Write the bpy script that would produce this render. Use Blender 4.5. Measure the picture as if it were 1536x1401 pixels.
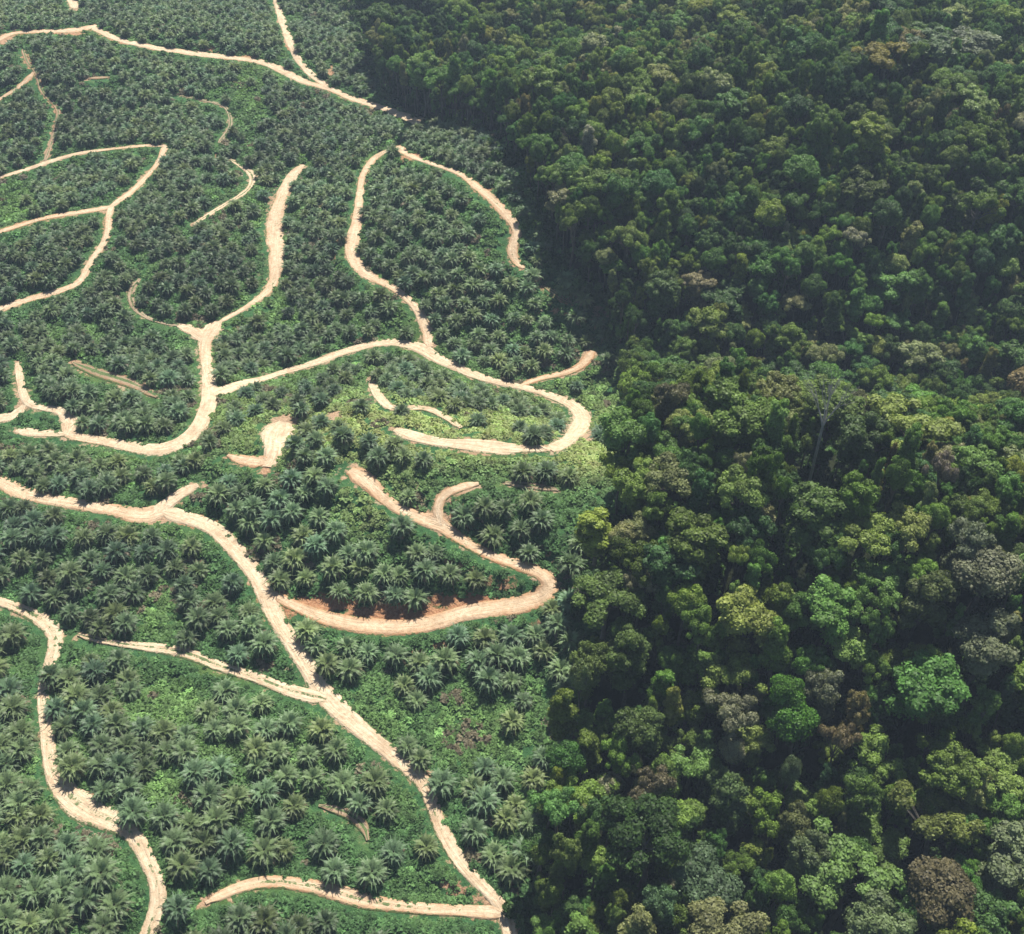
import bpy, math, random
import numpy as np
from mathutils import Vector, Matrix, kdtree

R = math.radians
for o in list(bpy.data.objects): bpy.data.objects.remove(o)
scene = bpy.context.scene
COL = scene.collection
rng = np.random.default_rng(7)
random.seed(7)

# ------------------------------------------------------------------ camera, world, sun, exposure
W0, H0 = 1536.0, 1401.0
FPX = 1700.0
CAM_H = 228.0
PITCH = R(42.0)
cd = bpy.data.cameras.new('camera'); cam = bpy.data.objects.new('camera', cd); COL.objects.link(cam)
cam.location = (0, 0, CAM_H); cam.rotation_euler = (math.pi/2 - PITCH, 0, 0)
cd.sensor_fit = 'HORIZONTAL'; cd.sensor_width = 36.0; cd.lens = 36.0*FPX/W0
cd.clip_start = 1.0; cd.clip_end = 20000.0
scene.camera = cam
SUN_EL, SUN_AZ = R(60), R(16)
w = bpy.data.worlds.new('World'); scene.world = w; w.use_nodes = True
nt = w.node_tree; nt.nodes.clear()
sky = nt.nodes.new('ShaderNodeTexSky'); sky.sky_type = 'NISHITA'; sky.sun_disc = False
sky.sun_elevation = SUN_EL; sky.sun_rotation = SUN_AZ
bg = nt.nodes.new('ShaderNodeBackground'); bg.inputs['Strength'].default_value = 0.05
ow = nt.nodes.new('ShaderNodeOutputWorld')
nt.links.new(sky.outputs[0], bg.inputs[0]); nt.links.new(bg.outputs[0], ow.inputs[0])
sd = bpy.data.lights.new('sun', 'SUN'); sd.energy = 5.0; sd.angle = R(0.5); sd.color = (1.0, 0.95, 0.86)
sun = bpy.data.objects.new('sun', sd); COL.objects.link(sun)
sv = Vector((math.sin(SUN_AZ)*math.cos(SUN_EL), math.cos(SUN_AZ)*math.cos(SUN_EL), math.sin(SUN_EL)))
sun.rotation_euler = sv.to_track_quat('Z', 'Y').to_euler(); sun.location = (100, 300, 400)
scene.view_settings.view_transform = 'Standard'; scene.view_settings.look = 'None'
scene.view_settings.exposure = 0.90; scene.view_settings.gamma = 1.0
HAZE_DENSITY = 0.00015

# ------------------------------------------------------------------ projection helpers
cp, sp = math.cos(PITCH), math.sin(PITCH)
def ray(u, v):
    x = (np.asarray(u, float) - W0/2)/FPX; y = -(np.asarray(v, float) - H0/2)/FPX
    # camera looks along (0,cp,-sp), up (0,sp,cp)
    return x, cp + y*sp, -sp + y*cp
def project(x, y, z):
    dz = z - CAM_H
    dep = y*cp - dz*sp; up = y*sp + dz*cp
    return W0/2 + FPX*x/dep, H0/2 - FPX*up/dep, dep
def plane(u, v, z=0.0):
    a, b, c = ray(u, v); t = (z - CAM_H)/c
    return a*t, b*t

# ------------------------------------------------------------------ value noise
_perm = np.random.default_rng(3).random((256, 256))
def vnoise(x, y):
    xi = np.floor(x).astype(int); yi = np.floor(y).astype(int)
    fx = x - xi; fy = y - yi; fx = fx*fx*(3-2*fx); fy = fy*fy*(3-2*fy)
    a = _perm[xi & 255, yi & 255]; b = _perm[(xi+1) & 255, yi & 255]
    c = _perm[xi & 255, (yi+1) & 255]; d = _perm[(xi+1) & 255, (yi+1) & 255]
    return (a*(1-fx)+b*fx)*(1-fy) + (c*(1-fx)+d*fx)*fy - 0.5
def fbm(x, y, oct=4, s=1.0):
    r = 0; a = 1.0
    for i in range(oct):
        r = r + a*vnoise(x*s + 17.3*i, y*s + 9.1*i); a *= 0.5; s *= 2.03
    return r

# ------------------------------------------------------------------ terrain (bumps: pixel of the hilltop on the plain, radii in metres, height, angle)
BUMPS = [  # u, v, rx, ry, height
    (630, 740, 72, 42, 13), (470, 650, 50, 30, 3), (250, 620, 70, 32, 7), (700, 610, 70, 22, 3),
    (700, 340, 55, 80, 12), (470, 330, 45, 70, -4), (200, 330, 70, 70, 9), (320, 120, 110, 90, 10),
    (60, 130, 90, 90, 8), (560, 60, 70, 60, -8), (560, 20, 90, 60, -10),
    (330, 1110, 50, 32, 7), (120, 1330, 45, 25, 4), (720, 1100, 32, 40, -5), (60, 820, 60, 28, 5),
    (1180, 880, 110, 60, 19), (1250, 600, 130, 40, -20), (1000, 330, 90, 90, 12), (1380, 300, 110, 110, 22),
    (1150, 1240, 50, 30, -4), (1420, 1050, 60, 40, 8), (1350, -60, 260, 160, 35), (800, -60, 150, 120, 20),
    (100, -120, 260, 160, 20),
]
BW = []
for (u, v, rx, ry, h) in BUMPS:
    a, b = plane(u, v); BW.append((float(a), float(b), rx, ry, h*1.35))
def h_base(x, y):
    x = np.asarray(x, float); y = np.asarray(y, float)
    h = np.zeros(np.broadcast(x, y).shape)
    for (a, b, rx, ry, k) in BW:
        h = h + k*np.exp(-((x-a)/rx)**2 - ((y-b)/ry)**2)
    h = h + 10.0*fbm(x, y, 3, 1/70.0) 
    return h
def hit(u, v, extra=0.0, hf=h_base):
    """world point where the view ray through (u,v) meets the terrain raised by extra"""
    u = np.atleast_1d(np.asarray(u, float)); v = np.atleast_1d(np.asarray(v, float))
    a, b, c = ray(u, v)
    t = (0 - CAM_H)/c*np.ones_like(a)
    for i in range(40):
        z = hf(a*t, b*t) + extra
        t = t + 0.6*((z - CAM_H)/c - t)
    return a*t, b*t

# ------------------------------------------------------------------ roads: pixel polylines, width in metres (scalar or per point)
ROADS = [
 ('top hub road', 'the wide pale road in the top left corner', [(-60,85),(0,58),(20,50),(70,47),(120,44),(145,39)], 6.5, 0),
 ('top road', 'the long top left road', [(140,42),(175,58),(230,71),(290,80),(340,86),(390,92),(420,104),(455,122),(490,132),(530,148),(575,162),(610,176),(630,185)], 6.0, 0),
 ('top spur', 'the spur road coming down from the top edge', [(406,-40),(413,0),(420,20),(432,55),(445,85),(462,107),(480,122),(495,133)], 4.5, 0),
 ('top stub', 'the short stub at the top edge', [(100,-50),(108,0),(113,13)], 6, 0),
 ('west track', 'the overgrown track in the upper left', [(35,75),(42,95),(55,108),(62,135),(75,150),(88,165),(82,200),(68,242)], 3.0, .5),
 ('west branch', 'the short branch at the left edge', [(50,108),(36,124),(15,140),(-30,165)], 4.5, .2),
 ('upper left road', 'the narrow road entering from the left edge', [(-50,276),(0,266),(60,248),(110,232),(165,224),(210,219),(250,219)], 3.8, .1),
 ('hook road', 'the hooked road in the upper left', [(248,219),(240,240),(220,265),(195,290),(168,310),(163,335),(158,360),(138,390),(128,410),(118,425),(90,437),(50,447),(20,457),(-40,482)], 4.2, .1),
 ('left link', 'the link road at the left edge', [(-50,365),(0,348),(30,338),(65,328),(110,320),(150,314),(166,310)], 4.6, .1),
 ('faint track', 'the faint track', [(272,143),(300,150),(335,158),(345,175),(345,192),(328,215)], 2.6, .6),
 ('faint bend', 'the faint grassy bend', [(345,238),(362,250),(378,262),(376,280),(360,294),(330,312),(290,337)], [3,3,4.5,4,3.5,3,2.5], .4),
 ('broad strip', 'the broad sandy strip', [(455,247),(440,262),(424,290),(415,320),(412,350),(415,380),(414,405),(408,430),(392,445),(375,458),(350,472),(328,484)], [4,6,7.5,8,8,7.5,6.5,5.5,4,3,2.4,2.6], .15),
 ('small hook', 'the small hook track', [(210,418),(200,430),(196,450),(207,468),(232,482),(268,489)], [2.6,2.8,3,2.8,2.2,2.2], .35),
 ('junction road', 'the broad pale fork road', [(328,482),(314,500),(308,515),(311,550),(315,590),(308,620),(292,648),(270,665),(240,675),(200,671),(160,663),(125,657),(100,652)], [5,8,7,6,6.5,6,6,6,6,5,4.5,5,6], 0),
 ('junction arm', 'the left arm of the fork', [(268,488),(290,496),(308,512)], [4,5,7], 0),
 ('left loop', 'the small left loop road', [(100,652),(108,637),(98,620),(80,613),(50,610),(38,600),(32,580),(26,545)], [6,6,5.5,4,4,4,4.5,3.5], .1),
 ('left loop foot', 'the foot of the loop', [(25,647),(60,650),(100,652)], 3.6, .2),
 ('left loop arm', 'the arm of the loop', [(-40,640),(0,628),(20,625),(36,608)], 4.5, .1),
 ('middle road', 'the winding middle road', [(318,592),(360,577),(400,567),(440,555),(480,542),(520,527),(560,517),(590,513),(630,522),(650,535),(680,548),(710,562),(740,572),(780,580),(815,590),(842,600),(865,612),(874,630),(867,645),(850,662),(825,674)], [5,4.5,4,4,4,4,4,4.5,5,5,4.5,4.2,4,4,4,4.5,6,7,7,6,6], 0),
 ('ridge road', 'the road along the grassy ridge', [(825,674),(790,673),(750,672),(710,668),(670,665),(630,658),(592,645)], [4,3,6,7,5,5,4], .1),
 ('inner road', 'the upper middle loop road', [(645,522),(640,495),(630,470),(612,448),(585,428),(555,415),(535,395),(528,375),(532,350),(537,320),(540,290),(545,262),(560,240),(580,228),(597,220)], [4.5,4.5,4,4,4.5,5,5.5,5.5,5,4.5,4,3.5,4,4.5,5], 0),
 ('upper forest road', 'the upper forest edge track', [(597,220),(612,232),(650,247),(690,260),(715,280),(740,300),(762,325),(776,345),(770,365),(768,385),(786,406)], [5,4,2.5,3,4,5,5,4,4.5,4.5,4], .15),
 ('clearing scrape', 'the scrape at the forest edge', [(815,428),(835,442),(858,458)], 2.6, .4),
 ('forest edge spur', 'the forest edge spur', [(889,525),(880,542),(860,557),(832,563),(805,570),(782,578)], [5,4.5,4,3,2.4,2.4], .1),
 ('thin path', 'the thin pale path', [(558,574),(568,595),(590,612),(630,613),(660,622),(692,640)], [3.4,3.4,2.6,2.4,2.4,2.6], .1),
 ('clearing neck', 'the pale clearing', [(428,636),(415,650),(412,672),(400,702)], [9,10,6,5.5], 0),
 ('clearing wing', 'the wing of the clearing', [(342,685),(370,692),(402,693)], [3,5,6], .1),
 ('west lower road', 'the lower fork road', [(-50,702),(0,722),(30,738),(70,748),(120,757),(170,765),(215,775),(245,769)], [5,5,4.5,4.2,4.2,4.5,6,6], .1),
 ('fork arm', 'the short fork arm', [(225,776),(250,757),(275,739),(297,727)], [5,5,4.5,4], .1),
 ('main road', 'the long diagonal main road', [(245,768),(290,780),(325,795),(350,820),(375,850),(397,885),(415,930),(440,965),(465,1005),(490,1045),(530,1085),(575,1120),(610,1150),(635,1170),(650,1210),(670,1260),(700,1305),(735,1340),(760,1372),(768,1420),(775,1500)], [6,5.5,4.5,4.2,4.2,4.8,4.5,4.2,4.5,5.5,4.8,4.6,4.4,4,3.4,3.6,3.4,3.2,4,4,4], .08),
 ('hairpin road', 'the orange banked hairpin road', [(402,888),(440,908),(480,925),(530,937),(590,942),(640,937),(690,922),(740,912),(790,905),(826,888),(826,868),(800,855),(760,842),(715,825),(680,800),(650,785),(600,765),(575,748),(553,722),(525,705)], [4,4.5,4.5,4.5,4.8,5,5,5.5,6,5.5,4.2,4.2,4,4,4.6,4.5,3.8,4,6,8], 0),
 ('hairpin spur', 'the spur off the hairpin', [(662,790),(657,768),(665,745),(690,731),(718,725)], [4.5,4,4,3.5,3], .15),
 ('faint scrape', 'the pale scrape', [(758,725),(800,730),(838,736)], [2.4,3.6,2], .45),
 ('lower left road', 'the winding lower left road', [(-40,890),(0,903),(40,917),(75,938),(86,960),(73,1000),(65,1040),(70,1090),(76,1140),(92,1180),(122,1210),(160,1228),(195,1245),(217,1280),(235,1320),(240,1355),(222,1401),(205,1450)], [4,4,4,4.2,4,3,3,3.2,3.4,5,7,5.5,3.8,3.4,3.4,3.6,3.6,3.6], .28),
 ('grassy link', 'the grassy link track', [(118,953),(170,965),(230,972),(280,980),(330,1000),(380,1015),(430,1035),(490,1050)], [3,2.4,3,3,3,3.2,3.6,4], .38),
 ('bottom track', 'the bottom track', [(308,1354),(350,1335),(390,1323),(440,1325),(490,1335),(540,1350),(600,1360),(660,1365),(720,1368),(756,1373)], [2.6,3.2,3.4,3,3.2,3.4,2.8,2.8,3.2,3.6], .3),
 ('pink scrape', 'the pinkish scrape', [(110,545),(150,560),(200,576),(236,596)], [3.5,5,4,2.4], .45),
 ('brown arc', 'the brown curved scrape', [(478,1209),(520,1220),(545,1240),(552,1262)], [1.8,3,2.6,1.6], .45),
 ('red sliver', 'the red sliver', [(132,118),(165,117)], 3.0, .3),
]
def catmull(P, n):
    P = np.array(P, float); P = np.vstack([2*P[0]-P[1], P, 2*P[-1]-P[-2]]); out = []
    for i in range(1, len(P)-2):
        t = np.linspace(0, 1, n, endpoint=False)[:, None]
        p0, p1, p2, p3 = P[i-1], P[i], P[i+1], P[i+2]
        out.append(0.5*((2*p1)+(-p0+p2)*t+(2*p0-5*p1+4*p2-p3)*t**2+(-p0+3*p1-3*p2+p3)*t**3))
    out.append(P[-2][None]); return np.vstack(out)
RD = []
for ri, (name, desc, pts, wd, grass) in enumerate(ROADS):
    wd = np.full(len(pts), float(wd)) if np.isscalar(wd) else np.array(wd, float)
    q = catmull([(p[0], p[1], k) for p, k in zip(pts, wd)], 14)
    x, y = hit(q[:, 0], q[:, 1]); wq = q[:, 2]
    s = np.concatenate([[0], np.cumsum(np.hypot(np.diff(x), np.diff(y)))])
    wq = wq*.88; n = max(4, int(s[-1]/0.9)); ss = np.linspace(0, s[-1], n)
    x = np.interp(ss, s, x); y = np.interp(ss, s, y); wq = np.interp(ss, s, wq)
    k = np.ones(9)/9
    if n > 20:
        xp = np.pad(x, 4, mode='reflect', reflect_type='odd'); yp = np.pad(y, 4, mode='reflect', reflect_type='odd')
        x = np.convolve(xp, k, 'valid'); y = np.convolve(yp, k, 'valid')
    z = h_base(x, y)
    m = min(15, (n//2)*2-1); zp = np.pad(z, m//2, mode='edge'); z = np.convolve(zp, np.ones(m)/m, 'valid')
    RD.append(dict(name=name, desc=desc, x=x, y=y, z=z, w=wq, s=ss, grass=grass))
RX = np.concatenate([r['x'] for r in RD]); RY = np.concatenate([r['y'] for r in RD])
RZ = np.concatenate([r['z'] for r in RD]); RW = np.concatenate([r['w'] for r in RD])
RI = np.concatenate([np.full(len(r['x']), i) for i, r in enumerate(RD)])
RK = np.concatenate([np.arange(len(r['x'])) for r in RD])
kd = kdtree.KDTree(len(RX))
for i in range(len(RX)): kd.insert((RX[i], RY[i], 0), i)
kd.balance()
def near_road(x, y, k=5):
    """distance beyond the road's edge, smoothed road height, nearest sample"""
    x = np.atleast_1d(x).ravel(); y = np.atleast_1d(y).ravel()
    D = np.full(len(x), 99.0); Z = np.zeros(len(x)); I = np.zeros(len(x), int)
    # coarse reject
    for j in range(len(x)):
        r = kd.find_n((x[j], y[j], 0), k)
        i0 = r[0][1]; d0 = r[0][2]; I[j] = i0
        D[j] = d0 - RW[i0]/2
        if D[j] < 14:
            wsum = 0; zs = 0
            for (_, i, d) in r:
                ww = 1/(d*d + .3); wsum += ww; zs += ww*RZ[i]
            Z[j] = zs/wsum
    return D, Z, I
def h_full(x, y):
    sh = np.shape(x); xf = np.ravel(x); yf = np.ravel(y)
    D, Z, I = near_road(xf, yf)
    hb = h_base(xf, yf)
    t = np.clip((D - 2.2)/4.2, 0, 1); t = t*t*(3-2*t)
    h = Z*(1-t) + hb*t
    rough = np.clip((D - 2.0)/2.5, 0, 1)*(0.5*fbm(xf, yf, 3, 1/4.5) + 0.9*fbm(xf, yf, 2, 1/14.0))
    return (h + rough).reshape(sh), D.reshape(sh), I.reshape(sh)

# forest edge: pixel x of the first trunks for each pixel row
EV = [-400, 0, 100, 150, 175, 190, 202, 260, 330, 400, 470, 560, 650, 740, 820, 900, 1000, 1080, 1150, 1250, 1320, 1401, 1700]
EU = [470, 545, 565, 575, 612, 655, 745, 785, 812, 850, 915, 942, 948, 932, 900, 876, 880, 865, 832, 820, 800, 800, 800]
def in_forest(u, v, pad=0): return u > np.interp(v, EV, EU) + pad

# open patches of ground cover (pixel centre, pixel radii, how empty)
GAPS = [(262,1048,40,34,.95),(225,1075,30,20,.8),(560,1070,46,55,.97),(705,1100,58,60,.85),(790,1080,45,60,.7),(240,925,34,40,.9),(150,790,60,14,.5),
 (538,775,42,52,.97),(375,165,22,62,.97),(18,302,34,36,.97),(760,690,180,14,.85),(890,690,45,22,.98),(690,643,120,22,.98),(470,600,110,26,.55),
 (640,1335,60,48,.95),(862,765,52,32,.9),(612,728,38,24,.8),(345,640,50,34,.8),(515,1240,48,30,.9),(905,600,36,50,.9),(600,1215,35,28,.85),
 (430,1290,25,25,.7),(360,1225,30,20,.7),(790,1210,35,60,.6),(250,1190,40,22,.7),(325,290,60,10,.5),(220,400,40,18,.5),(640,830,38,28,.6),(600,850,30,40,.5),
 (740,930,50,20,.6),(60,860,60,14,.5),(90,490,60,12,.6),(400,440,20,30,.7),(750,370,30,30,.5),(560,870,40,28,.4),(350,880,40,30,.5),(700,860,26,14,.4),
 (540,500,60,30,.3),(420,480,40,16,.5),(870,570,50,14,.9),(800,480,50,30,.4),(480,1150,30,20,.5),(330,1130,24,16,.6),(130,1000,20,16,.6),(300,700,40,14,.3),(20,1000,30,20,.5),(540,640,50,20,.7),(500,560,80,14,.6),(140,55,20,10,.8)]
def gapness(u, v):
    g = np.zeros(np.shape(u))
    for (a, b, ru, rv, k) in GAPS:
        d = np.sqrt(((u-a)/ru)**2 + ((v-b)/rv)**2)
        g = np.maximum(g, k*np.clip((1.25-d)*3, 0, 1))
    return g
# bare earth patches (pixel centre, pixel radii, strength, redness)
SOIL = [(600,920,95,18,1,1),(490,905,60,16,1,1),(700,900,70,16,1,1),(330,74,44,5,.8,.9),(378,84,22,4,.8,.9),(500,108,13,14,.7,.7),(582,140,10,14,.7,.7),(372,692,26,9,1,.7),(418,645,18,14,1,.4),
 (725,285,34,10,.6,.8),(760,318,18,14,.7,.8),(120,1190,20,14,.8,.9),(505,622,16,12,1,.4),(860,645,22,20,.8,.1),(885,655,14,12,.8,.3),(715,665,45,9,.8,.5),(820,868,24,22,.7,.3),
 (620,745,26,22,.5,.2),(285,772,22,8,.9,1),(10,725,18,14,.9,.9),(620,235,26,8,.8,.9),(770,380,14,26,.6,.6),(200,575,50,16,.5,.3),(150,560,36,10,.6,.5),(835,445,26,12,.5,.8),(130,845,26,12,.5,.2),
 (390,1052,12,8,.7,.2),(560,1228,16,8,.6,.5),(345,1000,12,8,.4,.2),(495,1150,16,10,.3,.2),(90,340,50,6,.4,.7),(170,330,8,26,.5,.6),(530,380,12,30,.6,.6),(540,290,10,50,.4,.6),(50,90,16,20,.5,.8),(90,165,12,12,.6,.7),
 (435,1000,16,30,.4,.3),(640,1165,20,16,.6,.5),(740,1345,30,24,.6,.6),(765,1385,16,30,.9,.3),(235,780,24,9,.8,.4),(660,775,16,26,.6,.5),(790,728,40,9,.5,.3),(60,748,60,7,.5,.6),(220,1085,12,8,.4,.3),
 (340,1350,40,14,.4,.5),(410,320,14,60,.6,.5),(100,50,60,8,.6,.8),(10,60,20,10,.9,.6),(105,655,26,12,.7,.3),(320,500,22,14,.7,.2)]

# ------------------------------------------------------------------ materials
def mat(name):
    m = bpy.data.materials.new(name); m.use_nodes = True; m.node_tree.nodes.clear(); return m
class N:
    def __init__(s, m): s.t = m.node_tree
    def n(s, typ, **kw):
        nd = s.t.nodes.new(typ)
        for k, v in kw.items(): setattr(nd, k, v)
        return nd
    def l(s, a, b): s.t.links.new(a, b)
    def noise(s, scale, detail=4, vec=None, rough=.6):
        nd = s.n('ShaderNodeTexNoise'); nd.inputs['Scale'].default_value = scale; nd.inputs['Detail'].default_value = detail
        nd.inputs['Roughness'].default_value = rough
        if vec is not None: s.l(vec, nd.inputs['Vector'])
        return nd
    def ramp(s, fac, stops):
        nd = s.n('ShaderNodeValToRGB'); e = nd.color_ramp.elements
        while len(e) < len(stops): e.new(.5)
        for k, (p, c) in zip(e, stops): k.position = p; k.color = (*c, 1) if len(c) == 3 else c
        s.l(fac, nd.inputs[0]); return nd
    def mix(s, fac, a, b, blend='MIX'):
        nd = s.n('ShaderNodeMix', data_type='RGBA', blend_type=blend)
        for i, val in ((0, fac), (6, a), (7, b)):
            if isinstance(val, (int, float)): nd.inputs[i].default_value = val
            elif isinstance(val, tuple): nd.inputs[i].default_value = (*val, 1)
            else: s.l(val, nd.inputs[i])
        return nd.outputs[2]
    def math(s, op, a, b=None):
        nd = s.n('ShaderNodeMath', operation=op)
        for i, val in ((0, a), (1, b)):
            if val is None: continue
            if isinstance(val, (int, float)): nd.inputs[i].default_value = val
            else: s.l(val, nd.inputs[i])
        return nd.outputs[0]

def leaf_material(name, rough=.5, spec=.3, transl=.22, dry=(.16,.11,.06), gloss_tint=None):
    m = mat(name); g = N(m)
    at = g.n('ShaderNodeAttribute', attribute_type='INSTANCER', attribute_name='tint')
    va = g.n('ShaderNodeAttribute', attribute_type='GEOMETRY', attribute_name='leafvar')
    sx = g.n('ShaderNodeSeparateColor'); g.l(va.outputs['Color'], sx.inputs[0])
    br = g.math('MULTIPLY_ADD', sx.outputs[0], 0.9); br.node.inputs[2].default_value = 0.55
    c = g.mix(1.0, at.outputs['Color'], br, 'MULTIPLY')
    c = g.mix(sx.outputs[1], c, dry)
    p = g.n('ShaderNodeBsdfPrincipled'); g.l(c, p.inputs['Base Color']); p.inputs['Roughness'].default_value = rough
    p.inputs['Specular IOR Level'].default_value = spec
    tr = g.n('ShaderNodeBsdfTranslucent'); c2 = g.mix(1.0, c, (1.25, 1.35, .5), 'MULTIPLY'); g.l(c2, tr.inputs[0])
    mx = g.n('ShaderNodeMixShader'); mx.inputs[0].default_value = transl
    g.l(p.outputs[0], mx.inputs[1]); g.l(tr.outputs[0], mx.inputs[2])
    o = g.n('ShaderNodeOutputMaterial'); g.l(mx.outputs[0], o.inputs[0]); return m
M_PALM = leaf_material('palm_frond_green', .5, .28, .16, (.17,.13,.085))
M_LEAF = leaf_material('broadleaf_foliage', .55, .22, .30, (.20,.15,.11))
M_WEED = leaf_material('cover_crop_leaves', .6, .15, .25, (.22,.17,.09))
def simple(name, c1, c2, scale, rough=.9):
    m = mat(name); g = N(m)
    tc = g.n('ShaderNodeTexCoord'); nz = g.noise(scale, 5, tc.outputs['Object'])
    r = g.ramp(nz.outputs[0], [(.3, c1), (.7, c2)])
    p = g.n('ShaderNodeBsdfPrincipled'); g.l(r.outputs[0], p.inputs['Base Color']); p.inputs['Roughness'].default_value = rough
    p.inputs['Specular IOR Level'].default_value = .2
    b = g.n('ShaderNodeBump'); b.inputs['Strength'].default_value = .5; g.l(nz.outputs[0], b.inputs['Height']); g.l(b.outputs[0], p.inputs['Normal'])
    o = g.n('ShaderNodeOutputMaterial'); g.l(p.outputs[0], o.inputs[0]); return m
M_PTRUNK = simple('palm_trunk_bark', (.05,.042,.03), (.14,.115,.08), 3.0)
M_TRUNK = simple('grey_tree_bark', (.06,.052,.042), (.17,.155,.13), .8)
M_DEAD = simple('bleached_dead_wood', (.28,.26,.245), (.46,.43,.41), .8)

def ground_material():
    m = mat('plantation_ground'); g = N(m)
    geo = g.n('ShaderNodeNewGeometry'); P = geo.outputs['Position']
    msk = g.n('ShaderNodeAttribute', attribute_type='GEOMETRY', attribute_name='mask')   # r soil, g redness, b forest
    sx = g.n('ShaderNodeSeparateColor'); g.l(msk.outputs['Color'], sx.inputs[0])
    n1 = g.noise(.022, 3, P); n2 = g.noise(.35, 6, P, .7); n3 = g.noise(1.6, 4, P, .7); n4 = g.noise(.09, 4, P)
    green = g.ramp(n2.outputs[0], [(.28, (.02,.055,.02)), (.5, (.045,.115,.042)), (.72, (.085,.165,.055))]).outputs[0]
    lime = g.ramp(n2.outputs[0], [(.3, (.06,.10,.022)), (.7, (.13,.17,.045))]).outputs[0]
    green = g.mix(g.ramp(n1.outputs[0], [(.5, (0,0,0)), (.7, (.7,.7,.7))]).outputs[0], green, lime)
    dry = g.ramp(n3.outputs[0], [(.3, (.10,.075,.045)), (.7, (.24,.18,.115))]).outputs[0]
    dm = g.ramp(n4.outputs[0], [(.58, (0,0,0)), (.68, (1,1,1))]).outputs[0]
    dm = g.mix(1.0, dm, g.ramp(n2.outputs[0], [(.45, (0,0,0)), (.6, (.8,.8,.8))]).outputs[0], 'MULTIPLY')
    green = g.mix(dm, green, dry)
    pale = g.ramp(n3.outputs[0], [(.3, (.30,.22,.14)), (.7, (.46,.37,.26))]).outputs[0]
    red = g.ramp(n3.outputs[0], [(.3, (.23,.10,.048)), (.7, (.44,.25,.14))]).outputs[0]
    soil = g.mix(sx.outputs[1], pale, red)
    sm = g.math('ADD', sx.outputs[0], g.math('MULTIPLY', g.math('SUBTRACT', n2.outputs[0], .5), 1.6))
    sm = g.ramp(sm, [(.34, (0,0,0)), (.48, (1,1,1))]).outputs[0]
    c = g.mix(sm, green, soil)
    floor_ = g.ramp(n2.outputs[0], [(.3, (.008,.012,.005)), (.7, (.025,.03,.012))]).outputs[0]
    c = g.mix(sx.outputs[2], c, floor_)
    p = g.n('ShaderNodeBsdfPrincipled'); g.l(c, p.inputs['Base Color']); p.inputs['Roughness'].default_value = .95; p.inputs['Specular IOR Level'].default_value = .1
    hb = g.math('ADD', n2.outputs[0], g.math('MULTIPLY', n3.outputs[0], .5))
    b = g.n('ShaderNodeBump'); b.inputs['Strength'].default_value = 1.0; b.inputs['Distance'].default_value = 1.0; g.l(hb, b.inputs['Height']); g.l(b.outputs[0], p.inputs['Normal'])
    o = g.n('ShaderNodeOutputMaterial'); g.l(p.outputs[0], o.inputs[0]); return m
M_GROUND = ground_material()
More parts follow.
